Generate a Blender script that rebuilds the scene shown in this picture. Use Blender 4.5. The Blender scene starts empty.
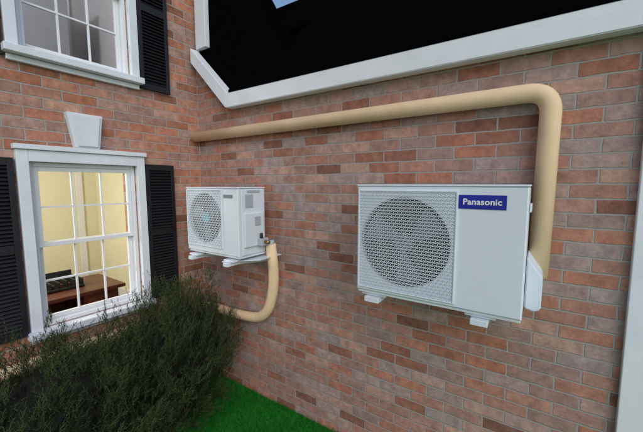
import bpy, math, random, bmesh
from mathutils import Vector, Euler, Matrix, noise
random.seed(4)
scene=bpy.context.scene
# ---------------------------------------------------------------- materials
def newmat(name):
    m=bpy.data.materials.new(name); m.use_nodes=True
    nt=m.node_tree; b=nt.nodes['Principled BSDF']
    return m,nt,b
def mat_plain(name,col,rough=.6,var=.12,scale=8,metal=0,bump=0.0,bscale=60):
    m,nt,b=newmat(name)
    tc=nt.nodes.new('ShaderNodeTexCoord')
    n=nt.nodes.new('ShaderNodeTexNoise'); n.inputs['Scale'].default_value=scale; n.inputs['Detail'].default_value=4
    nt.links.new(tc.outputs['Object'],n.inputs['Vector'])
    r=nt.nodes.new('ShaderNodeValToRGB')
    r.color_ramp.elements[0].position=.3; r.color_ramp.elements[1].position=.7
    r.color_ramp.elements[0].color=tuple(c*(1-var) for c in col)+(1,)
    r.color_ramp.elements[1].color=tuple(min(1,c*(1+var)) for c in col)+(1,)
    nt.links.new(n.outputs['Fac'],r.inputs['Fac']); nt.links.new(r.outputs['Color'],b.inputs['Base Color'])
    b.inputs['Roughness'].default_value=rough; b.inputs['Metallic'].default_value=metal
    if bump:
        n2=nt.nodes.new('ShaderNodeTexNoise'); n2.inputs['Scale'].default_value=bscale; n2.inputs['Detail'].default_value=4
        nt.links.new(tc.outputs['Object'],n2.inputs['Vector'])
        bp=nt.nodes.new('ShaderNodeBump'); bp.inputs['Strength'].default_value=bump; bp.inputs['Distance'].default_value=.01
        nt.links.new(n2.outputs['Fac'],bp.inputs['Height']); nt.links.new(bp.outputs['Normal'],b.inputs['Normal'])
    return m
def mat_brick(name,axis,stops,mortar):
    m,nt,b=newmat(name); N=nt.nodes; L=nt.links
    tc=N.new('ShaderNodeTexCoord'); sp=N.new('ShaderNodeSeparateXYZ'); cb=N.new('ShaderNodeCombineXYZ')
    L.new(tc.outputs['Object'],sp.inputs[0]); L.new(sp.outputs[axis],cb.inputs[0]); L.new(sp.outputs[2],cb.inputs[1])
    wn=N.new('ShaderNodeTexNoise'); wn.inputs['Scale'].default_value=14; wn.inputs['Detail'].default_value=2
    L.new(tc.outputs['Object'],wn.inputs['Vector'])
    vs=N.new('ShaderNodeVectorMath'); vs.operation='MULTIPLY_ADD'; vs.inputs[1].default_value=(.010,.010,0)
    L.new(wn.outputs['Color'],vs.inputs[0]); L.new(cb.outputs[0],vs.inputs[2])
    br=N.new('ShaderNodeTexBrick'); br.inputs['Color1'].default_value=(0,0,0,1); br.inputs['Color2'].default_value=(1,1,1,1)
    br.inputs['Mortar'].default_value=(.5,.5,.5,1); br.inputs['Scale'].default_value=1
    br.inputs['Mortar Size'].default_value=.0056; br.inputs['Mortar Smooth'].default_value=.35
    br.inputs['Brick Width'].default_value=.222; br.inputs['Row Height'].default_value=.0735
    L.new(vs.outputs[0],br.inputs['Vector'])
    r=N.new('ShaderNodeValToRGB'); r.color_ramp.interpolation='LINEAR'
    el=r.color_ramp.elements
    el[0].position=0; el[0].color=stops[0][1]+(1,); el[1].position=1; el[1].color=stops[-1][1]+(1,)
    for p,c in stops[1:-1]:
        e=el.new(p); e.color=c+(1,)
    L.new(br.outputs['Color'],r.inputs['Fac'])
    n1=N.new('ShaderNodeTexNoise'); n1.inputs['Scale'].default_value=15; n1.inputs['Detail'].default_value=6; n1.inputs['Roughness'].default_value=.72
    L.new(tc.outputs['Object'],n1.inputs['Vector'])
    mr=N.new('ShaderNodeMapRange'); mr.inputs['From Min'].default_value=.3; mr.inputs['From Max'].default_value=.7
    mr.inputs['To Min'].default_value=.62; mr.inputs['To Max'].default_value=1.35
    L.new(n1.outputs['Fac'],mr.inputs['Value'])
    mx=N.new('ShaderNodeMix'); mx.data_type='RGBA'; mx.blend_type='MULTIPLY'; mx.inputs['Factor'].default_value=1
    L.new(r.outputs['Color'],mx.inputs['A']); L.new(mr.outputs['Result'],mx.inputs['B'])
    n2=N.new('ShaderNodeTexNoise'); n2.inputs['Scale'].default_value=7; n2.inputs['Detail'].default_value=6; n2.inputs['Roughness'].default_value=.7
    L.new(tc.outputs['Object'],n2.inputs['Vector'])
    mr2=N.new('ShaderNodeMapRange'); mr2.inputs['From Min'].default_value=.52; mr2.inputs['From Max'].default_value=.78
    mr2.inputs['To Min'].default_value=0; mr2.inputs['To Max'].default_value=.35
    L.new(n2.outputs['Fac'],mr2.inputs['Value'])
    mx2=N.new('ShaderNodeMix'); mx2.data_type='RGBA'; L.new(mr2.outputs['Result'],mx2.inputs['Factor'])
    L.new(mx.outputs['Result'],mx2.inputs['A']); mx2.inputs['B'].default_value=(.38,.31,.29,1)
    mx3=N.new('ShaderNodeMix'); mx3.data_type='RGBA'; L.new(br.outputs['Fac'],mx3.inputs['Factor'])
    L.new(mx2.outputs['Result'],mx3.inputs['A']); mx3.inputs['B'].default_value=mortar+(1,)
    L.new(mx3.outputs['Result'],b.inputs['Base Color'])
    b.inputs['Roughness'].default_value=.9
    n3=N.new('ShaderNodeTexNoise'); n3.inputs['Scale'].default_value=90; n3.inputs['Detail'].default_value=3
    L.new(tc.outputs['Object'],n3.inputs['Vector'])
    ma=N.new('ShaderNodeMath'); ma.operation='MULTIPLY_ADD'; ma.inputs[1].default_value=-1.0
    L.new(br.outputs['Fac'],ma.inputs[0])
    mb=N.new('ShaderNodeMath'); mb.operation='MULTIPLY'; mb.inputs[1].default_value=.45; L.new(n3.outputs['Fac'],mb.inputs[0])
    L.new(mb.outputs[0],ma.inputs[2])
    bp=N.new('ShaderNodeBump'); bp.inputs['Strength'].default_value=.8; bp.inputs['Distance'].default_value=.006
    L.new(ma.outputs[0],bp.inputs['Height']); L.new(bp.outputs['Normal'],b.inputs['Normal'])
    return m
M={}
M['brickR']=mat_brick('brick_wing',0,[(0,(.22,.10,.07)),(.2,(.43,.18,.115)),(.4,(.33,.225,.20)),(.6,(.47,.205,.135)),(.8,(.36,.28,.27)),(1,(.50,.29,.22))],(.35,.335,.32))
M['brickL']=mat_brick('brick_main',1,[(0,(.25,.105,.06)),(.25,(.48,.19,.11)),(.45,(.35,.21,.17)),(.65,(.53,.22,.13)),(.82,(.39,.26,.22)),(1,(.54,.30,.21))],(.38,.35,.32))
M['trim']=mat_plain('white_paint',(.77,.81,.87),.5,.05,5,bump=.1)
M['vinyl']=mat_plain('white_vinyl',(.80,.82,.85),.35,.03,4)
M['shutter']=mat_plain('black_shutter_paint',(.007,.007,.011),.55,.2)
M['roof']=mat_plain('shaded_black_shingles',(.0022,.0022,.003),1,.4,30)  # the roof's shade is put into this near-black base colour
M['roof'].node_tree.nodes['Principled BSDF'].inputs['Specular IOR Level'].default_value=.0
M['cream']=mat_plain('cream_wall',(.78,.76,.56),.8,.03,2)
M['ceil']=mat_plain('ceiling_paint',(.75,.74,.68),.8,.03,2)
M['greywall']=mat_plain('grey_wall',(.60,.60,.62),.8,.03,2)
M['carpet']=mat_plain('dark_wood_floor',(.12,.06,.035),.6,.2,10)
M['wood']=mat_plain('mahogany',(.11,.035,.022),.4,.35,6)
M['blackleather']=mat_plain('black_leather',(.010,.010,.010),.5,.2)
M['ac']=mat_plain('ac_enamel',(.70,.77,.85),.42,.025,3)
M['acdark']=mat_plain('ac_inner_dark',(.012,.014,.018),.6,.2)
M['fan']=mat_plain('fan_grey',(.16,.20,.24),.4,.1)
M['cyan']=mat_plain('hub_highlight_cyan',(.03,.50,.65),.4,.1)  # cyan highlight on the fan centre, painted as the hub's colour
M['blue']=mat_plain('label_blue',(.008,.015,.32),.35,.05)
M['acgrey']=mat_plain('ac_grey_panel',(.42,.46,.52),.45,.05)
M['rubber']=mat_plain('rubber',(.015,.015,.016),.7,.2)
M['brass']=mat_plain('brass',(.35,.25,.09),.35,.1,metal=.8)
M['pipe']=mat_plain('tan_pvc',(.86,.64,.41),.75,.05,7)
M['bark']=mat_plain('bark',(.07,.05,.035),.9,.3,20)
def glass():
    m=bpy.data.materials.new('window_glass'); m.use_nodes=True; nt=m.node_tree; nt.nodes.clear()
    o=nt.nodes.new('ShaderNodeOutputMaterial'); t=nt.nodes.new('ShaderNodeBsdfTransparent'); g=nt.nodes.new('ShaderNodeBsdfGlossy')
    g.inputs['Roughness'].default_value=.02; fr=nt.nodes.new('ShaderNodeFresnel'); fr.inputs['IOR'].default_value=1.35
    mx=nt.nodes.new('ShaderNodeMixShader'); t.inputs['Color'].default_value=(.93,.95,.95,1)
    nt.links.new(fr.outputs[0],mx.inputs[0]); nt.links.new(t.outputs[0],mx.inputs[1]); nt.links.new(g.outputs[0],mx.inputs[2]); nt.links.new(mx.outputs[0],o.inputs[0])
    return m
M['glass']=glass()
def mat_leaf(name,c0,c1):
    m,nt,b=newmat(name); N=nt.nodes; L=nt.links
    a=N.new('ShaderNodeAttribute'); a.attribute_name='shade'
    r=N.new('ShaderNodeValToRGB'); r.color_ramp.elements[0].color=c0+(1,); r.color_ramp.elements[1].color=c1+(1,)
    L.new(a.outputs['Fac'],r.inputs['Fac']); L.new(r.outputs['Color'],b.inputs['Base Color']); b.inputs['Roughness'].default_value=.75
    b.inputs['Specular IOR Level'].default_value=.2
    return m
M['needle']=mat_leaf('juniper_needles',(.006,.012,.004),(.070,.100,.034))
M['grassblade']=mat_leaf('grass_blades',(.006,.10,.006),(.012,.28,.014))
M['ground']=mat_plain('lawn',(.010,.19,.012),.95,.3,3,bump=.5,bscale=120)
# ---------------------------------------------------------------- helpers
def link(o): scene.collection.objects.link(o); return o
def empty(name):
    e=bpy.data.objects.new(name,None); e.empty_display_size=.2; return link(e)
def mesh(name,vs,fs,mat,parent=None,smooth=False):
    me=bpy.data.meshes.new(name); me.from_pydata([tuple(v) for v in vs],[],fs); me.update()
    me.materials.append(mat)
    if smooth:
        for p in me.polygons: p.use_smooth=True
    o=link(bpy.data.objects.new(name,me)); o.parent=parent; return o
def boxes(name,lst,mat,parent=None,bev=.003):
    bm=bmesh.new()
    for (x0,x1,y0,y1,z0,z1) in lst:
        v=[bm.verts.new(p) for p in ((x0,y0,z0),(x1,y0,z0),(x1,y1,z0),(x0,y1,z0),(x0,y0,z1),(x1,y0,z1),(x1,y1,z1),(x0,y1,z1))]
        for f in ((0,3,2,1),(4,5,6,7),(0,1,5,4),(1,2,6,5),(2,3,7,6),(3,0,4,7)): bm.faces.new([v[i] for i in f])
    if bev: bmesh.ops.bevel(bm,geom=bm.edges[:],offset=bev,segments=2,affect='EDGES',profile=.5)
    me=bpy.data.meshes.new(name); bm.to_mesh(me); bm.free(); me.materials.append(mat)
    o=link(bpy.data.objects.new(name,me)); o.parent=parent; return o
def prism(name,poly,axis,a,b,mat,parent=None,bev=0.0):
    def P(u,v,w): return {'x':(w,u,v),'y':(u,w,v),'z':(u,v,w)}[axis]
    n=len(poly); bm=bmesh.new()
    A=[bm.verts.new(P(u,v,a)) for u,v in poly]; B=[bm.verts.new(P(u,v,b)) for u,v in poly]
    bm.faces.new(A); bm.faces.new(B[::-1])
    for i in range(n): bm.faces.new((A[i],B[i],B[(i+1)%n],A[(i+1)%n]))
    bmesh.ops.recalc_face_normals(bm,faces=bm.faces[:])
    if bev: bmesh.ops.bevel(bm,geom=bm.edges[:],offset=bev,segments=2,affect='EDGES')
    me=bpy.data.meshes.new(name); bm.to_mesh(me); bm.free(); me.materials.append(mat)
    o=link(bpy.data.objects.new(name,me)); o.parent=parent; return o
def tube(name,pts,r,mat,parent=None,fillet=.12):
    pts=[Vector(p) for p in pts]; path=[pts[0]]
    for i in range(1,len(pts)-1):
        p=pts[i]; a=(pts[i-1]-p); b=(pts[i+1]-p); d=min(fillet,a.length*.48,b.length*.48)
        A=p+a.normalized()*d; B=p+b.normalized()*d
        for k in range(9):
            t=k/8; path.append(A*(1-t)**2+p*2*t*(1-t)+B*t*t)
    path.append(pts[-1])
    vs=[];fs=[];S=20; up=None
    for i,p in enumerate(path):
        t=(path[min(i+1,len(path)-1)]-path[max(i-1,0)]).normalized()
        if up is None: up=t.orthogonal().normalized()
        up=(up-t*up.dot(t)).normalized(); s=t.cross(up)
        for k in range(S):
            an=2*math.pi*k/S; vs.append(p+up*math.cos(an)*r+s*math.sin(an)*r)
    for i in range(len(path)-1):
        for k in range(S):
            fs.append((i*S+k,i*S+(k+1)%S,(i+1)*S+(k+1)%S,(i+1)*S+k))
    fs.append(tuple(range(S))[::-1]); fs.append(tuple((len(path)-1)*S+k for k in range(S)))
    return mesh(name,vs,fs,mat,parent,True)
def disc_ring(r0,r1,y0,y1,cx,cz,S=48):
    vs=[];fs=[]
    for k in range(S):
        a=2*math.pi*k/S; c,s=math.cos(a),math.sin(a)
        vs+= [(cx+r0*c,y0,cz+r0*s),(cx+r1*c,y0,cz+r1*s),(cx+r0*c,y1,cz+r0*s),(cx+r1*c,y1,cz+r1*s)]
    for k in range(S):
        a=4*k;b=4*((k+1)%S)
        fs+=[(a,a+1,b+1,b),(a+2,b+2,b+3,a+3),(a,b,b+2,a+2),(a+1,a+3,b+3,b+1)]
    return vs,fs
# ---------------------------------------------------------------- house
house=empty('brick_house')
wins=[(-1.34,-.64,.96,2.13),(-1.34,-.64,2.86,4.10)]
def wall_grid():
    ys=[-9,-1.34,-.64,0.0]; zs=[0,.96,2.13,2.86,4.10,6.6]; vs=[];fs=[]
    def hole(i,j): return i==1 and j in(1,3)
    def q(a,b,c,d):
        n=len(vs); vs.extend([a,b,c,d]); fs.append((n,n+1,n+2,n+3))
    for X,flip in((0,0),(-.22,1)):
        for i in range(3):
            for j in range(5):
                if hole(i,j): continue
                y0,y1,z0,z1=ys[i],ys[i+1],zs[j],zs[j+1]
                p=[(X,y0,z0),(X,y1,z0),(X,y1,z1),(X,y0,z1)]
                q(*(p if not flip else p[::-1]))
    for (y0,y1,z0,z1) in wins:
        q((0,y0,z0),(0,y0,z1),(-.22,y0,z1),(-.22,y0,z0)); q((0,y1,z1),(0,y1,z0),(-.22,y1,z0),(-.22,y1,z1))
        q((0,y0,z1),(0,y1,z1),(-.22,y1,z1),(-.22,y0,z1)); q((0,y1,z0),(0,y0,z0),(-.22,y0,z0),(-.22,y1,z0))
    return vs,fs
vs,fs=wall_grid(); mesh('main_wall',vs,fs,M['brickL'],house)
prism('wing_wall',[(0.001,0),(9,0),(9,2.70),(.50,2.70),(0.001,3.20)],'y',0,.2,M['brickR'],house)
boxes('rear_walls',[(-8,-.23,.9,1.1,0,6.6),(-8.2,-8.0,-9,1.1,0,6.6),(-8,-.23,-9.2,-9,0,6.6),(9,9.2,.0,6,0,2.7),(.3,9.2,6,6.2,0,2.7)],M['brickL'],house,0)
prism('rake_board',[(.04,3.13),(.04,3.265),(.545,2.778),(.515,2.655)],'y',-.092,-.002,M['trim'],house,.004)
prism('eave_fascia',[(.517,2.653),(.547,2.779),(9.1,2.779),(9.1,2.653)],'y',-.085,-.002,M['trim'],house,.005)
boxes('upper_corner_board',[(.045,.19,-.03,.02,3.27,6.4)],M['trim'],house,.004)
boxes('garage_corner_board',[(3.245,3.42,-.035,-.002,0,2.650)],M['trim'],house,.004)
boxes('garage_trim_panel',[(3.424,5.6,-.028,-.002,0,2.650)],M['vinyl'],house,.004)
Y=3.0; ZR=5.40
def zroof(y): return 2.80+(ZR-2.80)*(y+.088)/(Y+.088)
prism('wing_roof',[(-.088,2.782),(-.088,2.80),(Y,ZR),(6.3,2.80),(6.2,2.72),(Y,ZR-.12),(.12,2.76)],'x',.56,9.2,M['roof'],house)
prism('wing_roof_rear',[(1.35,zroof(1.35)-.05),(1.35,zroof(1.35)),(Y,ZR),(6.3,2.80),(6.2,2.72),(Y,ZR-.12)],'x',-7.9,.558,M['roof'],house)
prism('cross_gable_roof',[(-.0,2.9),(.95,3.14),(.585,3.74),(.22,4.35),(.0,4.8)],'y',.505,.525,M['roof'],house)
prism('dark_gable_wall',[(.02,2.8),(.56,2.79),(.97,2.802),(.90,2.95),(.45,3.70),(.19,4.2),(.19,6.3),(.02,6.3)],'y',.025,.5,M['roof'],house)
prism('main_roof',[(-8.4,6.6),(.12,6.6),(.12,6.68),(-4.1,9.4),(-8.4,6.68)],'y',-9.3,1.3,M['roof'],house)
def window(name,y0,y1,z0,z1,key=True):
    w=empty(name); w.parent=house
    c=.062
    boxes('casing',[(.001,.045,y0-c,y0,z0,z1+c+.015),(.001,.045,y1,y1+c,z0,z1+c+.015),(.001,.045,y0+.001,y1-.001,z1,z1+c+.015),
                    (.001,.062,y0-c-.012,y1+c+.012,z1+c+.017,z1+c+.05)],M['trim'],w)
    boxes('sill',[(-.04,.085,y0-c-.02,y1+c+.02,z0-.05,z0-.001)],M['trim'],w,.006)
    boxes('apron',[(.001,.03,y0-c,y1+c,z0-.09,z0-.053)],M['trim'],w,.004)
    f=.03; zm=(z0+z1)/2
    fr=[(-.10,-.012,y0+.001,y0+f,z0+.001,z1-.001),(-.10,-.012,y1-f,y1-.001,z0+.001,z1-.001),(-.10,-.012,y0+f+.001,y1-f-.001,z1-f,z1-.001),(-.10,-.012,y0+f+.001,y1-f-.001,z0+.001,z0+f)]
    boxes('frame',fr,M['vinyl'],w,.002)
    a0,a1=y0+f+.001,y1-f-.001
    def sash(nm,x0,x1,zz0,zz1):
        s=.030; L=[(x0,x1,a0,a0+s,zz0,zz1),(x0,x1,a1-s,a1,zz0,zz1),(x0,x1,a0+s+.0005,a1-s-.0005,zz1-s,zz1),(x0,x1,a0+s+.0005,a1-s-.0005,zz0,zz0+s)]
        boxes(nm+'_rails',L,M['vinyl'],w,.002)
        Lm=[]; b0,b1=a0+s,a1-s; xm=(x0+x1)/2
        for k in (1,2):
            yy=b0+(b1-b0)*k/3; Lm.append((xm-.007,xm+.009,yy-.006,yy+.006,zz0+s,zz1-s))
        zz=(zz0+zz1)/2; Lm.append((xm-.0075,xm+.0105,b0,b1,zz-.006,zz+.006))
        boxes(nm+'_muntins',Lm,M['vinyl'],w,0)
        mesh(nm+'_glass',[(xm-.002,b0,zz0+s),(xm-.002,b1,zz0+s),(xm-.002,b1,zz1-s),(xm-.002,b0,zz1-s)],[(0,1,2,3)],M['glass'],w)
    sash('upper_sash',-.052,-.022,zm-.012,z1-f-.001)
    sash('lower_sash',-.088,-.058,z0+f+.001,zm+.02)
    if key:
        zt=z1+c+.052
        prism('keystone',[(-1.075,zt),(-.915,zt),(-.885,zt+.25),(-1.115,zt+.25)],'x',.001,.055,M['trim'],w,.004)
        prism('keystone_face',[(-1.058,zt+.012),(-.932,zt+.012),(-.906,zt+.236),(-1.094,zt+.236)],'x',.056,.066,M['trim'],w,.003)
    return w
window('window',*wins[0]); window('window.001',*wins[1])
def shutter(name,y0,y1,z0,z1):
    s=.032; x0,x1=.002,.032; zm=(z0+z1)/2
    L=[(x0,x1,y0,y0+s,z0,z1),(x0,x1,y1-s,y1,z0,z1)]
    for zz0,zz1 in((z0,z0+.05),(zm-.03,zm+.03),(z1-.05,z1)): L.append((x0,x1-.001,y0+s+.0005,y1-s-.0005,zz0,zz1))
    sh=boxes(name,L,M['shutter'],house,.002)
    vs=[];fs=[]
    for (a,b) in((z0+.05,zm-.03),(zm+.03,z1-.05)):
        n=int((b-a)/.026)
        for k in range(n):
            z=a+(b-a)*(k+.5)/n; i=len(vs)
            vs+= [(x0+.004,y0+s,z+.012),(x0+.004,y1-s,z+.012),(x1-.006,y1-s,z-.010),(x1-.006,y0+s,z-.010),
                  (x0+.008,y0+s,z+.015),(x0+.008,y1-s,z+.015),(x1-.003,y1-s,z-.006),(x1-.003,y0+s,z-.006)]
            fs+= [(i,i+1,i+2,i+3),(i+4,i+7,i+6,i+5),(i+3,i+2,i+6,i+7),(i,i+4,i+5,i+1)]
    vs+= [(x0,y0+.01,z0+.01),(x0,y1-.01,z0+.01),(x0,y1-.01,z1-.01),(x0,y0+.01,z1-.01)]; n=len(vs); fs.append((n-4,n-3,n-2,n-1))
    mesh('louvers',vs,fs,M['shutter'],sh)
shutter('window_shutter',-.565,-.305,.945,2.15); shutter('window_shutter.001',-1.675,-1.415,.945,2.15)
shutter('window_shutter.002',-.565,-.305,2.79,4.12); shutter('window_shutter.003',-1.675,-1.415,2.79,4.12)
def room(name,z0,z1,wm):
    r=empty(name); r.parent=house
    x0,x1,y0,y1=-3.1,-.23,-4.2,.26
    def q(nm,a,m): mesh(nm,a,[(0,1,2,3)],m,r)
    q('back_wall',[(x0,y0,z0),(x0,y1,z0),(x0,y1,z1),(x0,y0,z1)],wm)
    q('side_wall',[(x0,y1,z0),(x1,y1,z0),(x1,y1,z1),(x0,y1,z1)],wm)
    q('far_side_wall',[(x0,y0,z0),(x1,y0,z0),(x1,y0,z1),(x0,y0,z1)],wm)
    q('floor',[(x0,y0,z0),(x1,y0,z0),(x1,y1,z0),(x0,y1,z0)],M['carpet'])
    q('ceiling',[(x0,y0,z1),(x1,y0,z1),(x1,y1,z1),(x0,y1,z1)],M['ceil'])
    boxes('baseboard',[(x0+.002,x0+.02,y0,y1-.022,z0,z0+.12),(x0,x1,y1-.02,y1-.002,z0,z0+.12)],M['vinyl'],r,0)
    boxes('door_casing',[(x0+.002,x0+.03,-.02,.06,z0+.12,z0+2.1)],M['vinyl'],r,0)
    return r
rm=room('room',.25,2.72,M['cream']); rm2=room('room.001',2.76,5.3,M['greywall'])
boxes('wardrobe',[(-3.0,-2.4,-1.0,-.2,2.77,4.5)],M['acgrey'],rm2,.01)
desk=empty('desk')
boxes('desk_top',[(-1.75,-1.05,-1.45,-.30,.80,.84)],M['wood'],desk,.006)
boxes('desk_body',[(-1.70,-1.10,-1.40,-1.0,.27,.799),(-1.70,-1.10,-.70,-.36,.27,.799),(-1.68,-1.64,-.999,-.701,.45,.799)],M['wood'],desk,.006)
boxes('drawer_fronts',[(-1.098,-1.085,-.68,-.38,.30+.16*k,.44+.16*k) for k in range(3)],M['wood'],desk,.006)
kb=empty('desk_organizer'); boxes('base_tray',[(-1.66,-1.28,-1.22,-.62,.842,.87)],M['blackleather'],kb,.006)
boxes('dividers',[(-1.64,-1.30,-1.20+.07*k,-1.185+.07*k,.871,.935) for k in range(9)],M['blackleather'],kb,.002)
boxes('rear_rail',[(-1.66,-1.645,-1.22,-.62,.871,.98)],M['blackleather'],kb,.002)
boxes('papers',[(-1.60,-1.34,-1.18+.07*k,-1.15+.07*k,.871,.90) for k in range(8)],M['wood'],kb,.001)
ch=empty('wooden_chair')
boxes('seat',[(-1.0,-.55,-.35,.10,.66,.71)],M['wood'],ch,.01)
boxes('backrest',[(-.60,-.555,-.35,.10,.712,1.10)],M['wood'],ch,.012)
boxes('legs',[(a,a+.04,b,b+.04,.25,.659) for a in(-1.0,-.59) for b in(-.35,.06)],M['wood'],ch,.004)
def lamp(name,loc,e,col):
    l=bpy.data.lights.new(name,'POINT'); l.energy=e; l.color=col; l.shadow_soft_size=.15
    o=link(bpy.data.objects.new(name,l)); o.location=loc
lamp('ceiling_lamp',(-1.5,-2.1,2.3),115,(1,.96,.86)); lamp('ceiling_lamp.001',(-1.4,-2.2,4.8),80,(.95,.96,1))
# ---------------------------------------------------------------- air conditioners
def air_conditioner(name,x0,x1,z0,z1,yf,yb,fc,fr,hub=None,cell=(.026,.0150)):
    A=empty(name); w=x1-x0; h=z1-z0; cx,cz=fc
    boxes('cabinet',[(x0,x1,yf+.030,yb,z0,z1)],M['ac'],A,.010)
    n=96; vs=[];fs=[]
    inner=[];outer=[]
    for k in range(n):
        a=2*math.pi*k/n; c,s=math.cos(a),math.sin(a)
        inner.append((cx+fr*c,cz+fr*s))
        t=[]
        if c>1e-9:t.append((x1-.006-cx)/c)
        if c<-1e-9:t.append((x0+.006-cx)/c)
        if s>1e-9:t.append((z1-.006-cz)/s)
        if s<-1e-9:t.append((z0+.006-cz)/s)
        t=min(t); outer.append((cx+c*t,cz+s*t))
    for X in(x0+.006,x1-.006):
        for Z in(z0+.006,z1-.006):
            i=min(range(n),key=lambda i:(outer[i][0]-X)**2+(outer[i][1]-Z)**2); outer[i]=(X,Z)
    for (u,v) in inner: vs.append((u,yf+.028,v))
    for (u,v) in inner: vs.append((u,yf+.004,v))
    for (u,v) in inner: vs.append((cx+(u-cx)*1.02,yf,cz+(v-cz)*1.02))
    for (u,v) in outer: vs.append((u,yf,v))
    for (u,v) in outer:
        vs.append((u+math.copysign(.006,u-(x0+x1)/2) if abs(abs(u-(x0+x1)/2)-(w/2-.006))<1e-4 else u, yf+.007, v+math.copysign(.006,v-(z0+z1)/2) if abs(abs(v-(z0+z1)/2)-(h/2-.006))<1e-4 else v))
    for (u,v) in [(vs[4*n+i][0],vs[4*n+i][2]) for i in range(n)]: vs.append((u,yf+.0285,v))
    for j in range(5):
        for k in range(n):
            fs.append((j*n+k,j*n+(k+1)%n,(j+1)*n+(k+1)%n,(j+1)*n+k))
    mesh('front_panel',vs,fs,M['ac'],A)
    sv=[(cx+fr*math.cos(2*math.pi*k/n),yf+.0285,cz+fr*math.sin(2*math.pi*k/n)) for k in range(n)]
    mesh('fan_recess',sv,[tuple(range(n))[::-1]],M['acdark'],A)
    bv=[];bf=[]
    for b in range(3):
        for i in range(9):
            a=2*math.pi*b/3+ i*.09
            for r in(fr*.20,fr*.90):
                bv.append((cx+r*math.cos(a+.35*(r/fr)),yf+.026-.0014*i,cz+r*math.sin(a+.35*(r/fr))))
        o=b*18
        for i in range(8): bf.append((o+2*i,o+2*i+1,o+2*i+3,o+2*i+2))
    mesh('fan_blades',bv,bf,M['fan'],A,True)
    hv,hf=disc_ring(.0001,fr*.20,yf+.010,yf+.026,cx,cz,32); mesh('fan_hub',hv,hf,hub or M['fan'],A)
    cw,chh=cell; gv=[];gf=[]
    def bar(p,q,t,dep=.005,yy=None):
        p=Vector(p);q=Vector(q); d=(q-p)
        if d.length<1e-6:return
        d.normalize(); nn=Vector((-d.y,d.x))*t/2; yy=yf-.0065 if yy is None else yy; i=len(gv)
        for base in (yy,yy+dep):
            for c in(p-nn,p+nn,q+nn,q-nn): gv.append((c.x,base,c.y))
        gf.extend([(i,i+1,i+2,i+3),(i+4,i+7,i+6,i+5),(i,i+3,i+7,i+4),(i+1,i+5,i+6,i+2),(i,i+4,i+5,i+1),(i+3,i+2,i+6,i+7)])
    mx0,mz0=cx-fr*1.13,cz-fr*1.12; mx1,mz1=cx+fr*1.08,cz+fr*1.12
    mx0=max(mx0,x0+.020); mz0=max(mz0,z0+.020); mz1=min(mz1,z1-.018)
    nx=int((mx1-mx0)/cw); nz=int((mz1-mz0)/chh); cw=(mx1-mx0)/nx; chh=(mz1-mz0)/nz
    for j in range(nz+1):
        z=mz0+j*chh
        for i in range(nx):
            xa=mx0+i*cw; xm=xa+cw/2; xb=xa+cw; am=chh*.22
            s=1 if j%2 else -1
            bar((xa,z-s*am),(xm,z+s*am),.0040); bar((xm,z+s*am),(xb,z-s*am),.0040)
        if j<nz:
            for i in range(nx+1):
                xv=mx0+(i+(0 if j%2==1 else .5))*cw
                if xv<mx1+1e-4:
                    am=chh*.22
                    bar((xv,z+am*.9),(xv,z+chh-am*.9),.0034,.0042,yf-.006)
    mesh('fan_guard',gv,gf,M['ac'],A)
    b=.009
    boxes('guard_border',[(mx0-b,mx0-.001,yf-.009,yf-.0005,mz0-b,mz1+b),(mx1+.001,mx1+b,yf-.009,yf-.0005,mz0-b,mz1+b),
                          (mx0,mx1,yf-.0088,yf-.0005,mz1+.003,mz1+b),(mx0,mx1,yf-.0088,yf-.0005,mz0-b,mz0-.003)],M['ac'],A,.002)
    boxes('top_lid',[(x0-.003,x1+.003,yf-.003,yb+.003,z1+.0005,z1+.010)],M['ac'],A,.004)
    boxes('base_lip',[(x0+.004,x1-.004,yf+.012,yb-.004,z0-.016,z0-.001)],M['ac'],A,.003)
    return A
ac=air_conditioner('air_conditioner',2.03,2.835,1.385,1.967,-.45,-.15,(2.295,1.676),.234,cell=(.0215,.0160))
boxes('label',[(2.560,2.755,-.4535,-.4505,1.866,1.930)],M['blue'],ac,.001)
tx=bpy.data.curves.new('txt','FONT'); tx.body='Panasonic'; tx.size=.040; tx.align_x='CENTER'; tx.align_y='CENTER'; tx.extrude=.0004; tx.offset=.0010; tx.space_character=1.05
to=link(bpy.data.objects.new('label_text_c',tx)); bpy.context.view_layer.update()
me=bpy.data.meshes.new_from_object(to.evaluated_get(bpy.context.evaluated_depsgraph_get())); bpy.data.objects.remove(to)
lo=link(bpy.data.objects.new('label_text',me)); lo.rotation_euler=(math.radians(90),0,0); lo.location=(2.6575,-.4545,1.898); lo.scale=(.96,.95,1); me.materials.clear(); me.materials.append(M['vinyl']); lo.parent=ac
prism('valve_cover',[(2.838,1.385),(2.878,1.375),(2.905,1.39),(2.905,1.545),(2.838,1.64)],'y',-.27,-.012,M['ac'],ac,.006)
boxes('side_handle',[(2.837,2.846,-.38,-.22,1.855,1.89)],M['ac'],ac,.004)
def bracket(nm,x,w,z,yf,par,drop=.20):
    boxes(nm+'_arm',[(x,x+w,yf,-.006,z-.03,z)],M['ac'],par,.003)
    boxes(nm+'_wall_plate',[(x-.004,x+w+.004,-.005,-.0005,z-drop,z+.06)],M['ac'],par,0)
    prism(nm+'_gusset',[(-.006,z-drop+.02),(-.006,z-.031),(yf+.10,z-.031)],'x',x+w/2-.003,x+w/2+.003,M['ac'],par)
    boxes(nm+'_foot',[(x-.03,x+w+.03,yf+.03,yf+.10,z+.001,z+.016)],M['ac'],par,.003)
    boxes(nm+'_rubber',[(x-.01,x+w+.01,yf+.11,yf+.15,z+.001,z+.02)],M['rubber'],par,.003)
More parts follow.
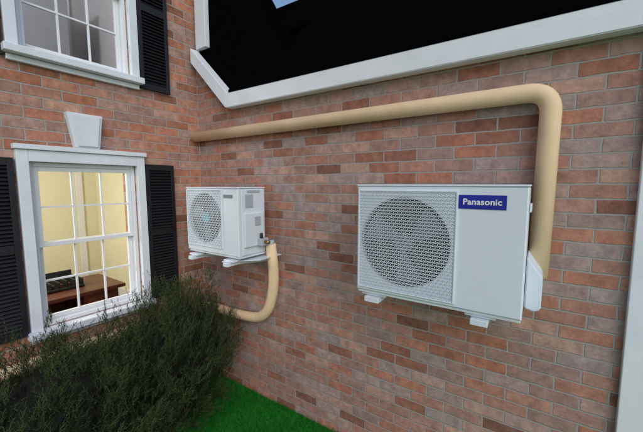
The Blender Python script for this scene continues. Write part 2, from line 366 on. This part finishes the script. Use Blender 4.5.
bracket('bracket_a',2.08,.085,1.350,-.45,ac,.05); bracket('bracket_b',2.63,.075,1.350,-.45,ac,.05)
ac2=air_conditioner('air_conditioner.001',.43,1.055,1.435,1.945,-.45,-.17,(.662,1.71),.197,hub=M['cyan'],cell=(.030,.0185))
boxes('label',[(.90,1.00,-.4535,-.4505,1.875,1.90)],M['fan'],ac2,.001)
boxes('side_label',[(1.0555,1.058,-.38,-.30,1.80,1.90)],M['acgrey'],ac2,.0005)
boxes('side_handle_recess',[(1.0555,1.060,-.36,-.23,1.915,1.932)],M['acgrey'],ac2,.001)
boxes('side_access_cover',[(1.0556,1.072,-.40,-.20,1.50,1.76)],M['ac'],ac2,.006)
boxes('side_plate',[(1.073,1.076,-.30,-.24,1.66,1.73)],M['acgrey'],ac2,.001)
boxes('valve_block',[(1.073,1.12,-.28,-.20,1.50,1.56)],M['acgrey'],ac2,.006)
tube('service_valve',[(1.12,-.24,1.53),(1.16,-.24,1.53)],.014,M['brass'],ac2)
tube('service_valve_cap',[(1.10,-.26,1.56),(1.10,-.26,1.60)],.012,M['rubber'],ac2)
bracket('bracket_a',.50,.05,1.392,-.50,ac2,.10); bracket('bracket_b',.93,.05,1.392,-.50,ac2,.10)
boxes('bracket_rail',[(.42,1.12,-.16,-.12,1.36,1.39)],M['ac'],ac2,.003)
prism('drip_tray',[(.92,-.50),(1.12,-.30),(1.12,-.05),(.92,-.05)],'z',1.394,1.40,M['ac'],ac2)
# ---------------------------------------------------------------- pipes
pp=empty('conduit_pipe')
tube('pipe',[(.001,-.052,2.44),(2.895,-.052,2.44),(2.885,-.052,1.50)],.047,M['pipe'],pp,.11)
pp2=empty('conduit_pipe.001')
tube('pipe',[(.055,-6,.75),(.055,-.056,.75),(.56,-.056,.75),(.95,-.07,.80),(1.09,-.10,1.15),(1.10,-.16,1.50)],.043,M['pipe'],pp2,.22)
tube('collar',[(1.10,-.155,1.48),(1.10,-.16,1.53)],.030,M['acgrey'],pp2)
# ---------------------------------------------------------------- ground
mesh('grass_lawn',[(-150,-150,0),(150,-150,0),(150,150,0),(-150,150,0)],[(0,1,2,3)],M['ground'])
def shade_attr(me,vals):
    a=me.attributes.new('shade','FLOAT','POINT'); a.data.foreach_set('value',vals)
vs=[];fs=[];sh=[]
for k in range(40000):
    x=random.uniform(.05,2.6); y=random.uniform(-1.6,-.01)
    h=random.uniform(.018,.045); a=random.uniform(0,6.28); w=.0022; lx,ly=random.gauss(0,.012),random.gauss(0,.012); i=len(vs)
    c,s=math.cos(a)*w,math.sin(a)*w
    vs+= [(x-c,y-s,0),(x+c,y+s,0),(x+lx,y+ly,h)]; fs.append((i,i+1,i+2)); v=random.uniform(.1,.6); sh+=[v*.4,v*.4,v+.3]
g=mesh('grass_blades',vs,fs,M['grassblade'],bpy.data.objects['grass_lawn']); shade_attr(g.data,sh)
# ---------------------------------------------------------------- juniper shrubs
def shrub(name,c,rad,nb,seed,base):
    rnd=random.Random(seed); root=empty(name); vs=[];fs=[];sh=[]; bv=[];bf=[]
    C=Vector(c)
    for b in range(nb):
        th=rnd.uniform(0,2*math.pi); ph=math.asin(rnd.uniform(-.75,1))
        d=Vector((math.cos(th)*math.cos(ph),math.sin(th)*math.cos(ph),math.sin(ph)))
        k=.80+.46*(noise.noise(d*2.6+Vector((seed,0,0)))*.9+.33)+rnd.uniform(-.16,.15)
        E=C+Vector((d.x*rad[0],d.y*rad[1],d.z*rad[2]))*k
        E.x=max(E.x,.05)
        if E.z<.05:E.z=.05
        B=Vector(base)+Vector((d.x*.1,d.y*.25,rnd.uniform(.0,.25)))
        bd=(E-B); bd.normalize()
        sd=bd.orthogonal().normalized()*.005; i=len(bv); bv+=[B-sd,B+sd,E]; bf.append((i,i+1,i+2))
        clump=rnd.uniform(-.3,.28)
        for t in range(20):
            f=1-(rnd.random()**1.5)*.62; P=B+(E-B)*f
            P=P+Vector((rnd.gauss(0,1),rnd.gauss(0,1),rnd.gauss(0,1)))*.022
            td=(bd*.7+Vector((rnd.gauss(0,.42),rnd.gauss(0,.42),rnd.gauss(.55,.38)))).normalized()
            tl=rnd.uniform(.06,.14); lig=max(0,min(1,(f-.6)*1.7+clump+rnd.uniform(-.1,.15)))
            u=td.orthogonal().normalized(); v=td.cross(u)
            nn=13
            for q in range(nn):
                s=q/nn; a=q*2.4; rd=(u*math.cos(a)+v*math.sin(a))
                p0=P+td*tl*s; nd=(td*1.0+rd*.7).normalized(); ln=rnd.uniform(.022,.040)*(1.1-.5*s)
                wv=nd.cross(rd).normalized()*.0023; i=len(vs)
                tip=p0+nd*ln
                if tip.x<.01: continue
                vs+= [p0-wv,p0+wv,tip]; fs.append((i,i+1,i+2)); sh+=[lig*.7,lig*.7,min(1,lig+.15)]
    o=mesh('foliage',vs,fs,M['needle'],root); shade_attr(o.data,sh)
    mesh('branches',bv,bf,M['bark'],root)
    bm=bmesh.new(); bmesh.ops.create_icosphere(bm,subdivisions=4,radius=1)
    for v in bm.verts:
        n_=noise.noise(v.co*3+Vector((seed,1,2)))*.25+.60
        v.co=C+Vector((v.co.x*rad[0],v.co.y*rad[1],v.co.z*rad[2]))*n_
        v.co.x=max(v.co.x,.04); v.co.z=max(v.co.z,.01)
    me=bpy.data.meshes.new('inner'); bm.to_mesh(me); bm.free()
    me.materials.append(M['innerdark']); o=link(bpy.data.objects.new('inner_shade_core',me)); o.parent=root
M['innerdark']=mat_plain('inner_shade_core',(.006,.009,.005),.95,.5,40,bump=1,bscale=90)  # near-black core colour stands in for shade deep inside the shrub
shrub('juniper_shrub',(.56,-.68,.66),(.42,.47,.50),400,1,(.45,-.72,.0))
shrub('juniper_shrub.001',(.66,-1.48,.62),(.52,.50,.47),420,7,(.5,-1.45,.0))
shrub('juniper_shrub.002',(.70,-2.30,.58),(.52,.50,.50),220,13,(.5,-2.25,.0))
# ---------------------------------------------------------------- light, sky, camera
sd=Vector((1.0,-.85,.95)).normalized()
el=math.asin(sd.z); az=math.atan2(sd.x,sd.y)
w=bpy.data.worlds.new('World'); scene.world=w; w.use_nodes=True; nt=w.node_tree
sky=nt.nodes.new('ShaderNodeTexSky'); sky.sky_type='NISHITA'; sky.sun_disc=False; sky.sun_elevation=el; sky.sun_rotation=az
bg=nt.nodes['Background']; bg.inputs['Strength'].default_value=.15; nt.links.new(sky.outputs[0],bg.inputs['Color'])
s=bpy.data.lights.new('sun','SUN'); s.energy=1.1; s.angle=math.radians(45); s.color=(1,.96,.91)
so=link(bpy.data.objects.new('sun',s)); so.rotation_euler=sd.to_track_quat('Z','Y').to_euler()
cam=bpy.data.cameras.new('Camera'); cam.lens=18.0; cam.sensor_width=36; cam.clip_start=.05; cam.clip_end=1000
co=link(bpy.data.objects.new('Camera',cam)); co.location=(2.864,-2.05,1.98); co.rotation_euler=Euler((math.radians(90-5.7),0,math.radians(33.9)))
scene.camera=co
scene.view_settings.view_transform='Standard'; scene.view_settings.look='None'; scene.view_settings.exposure=0
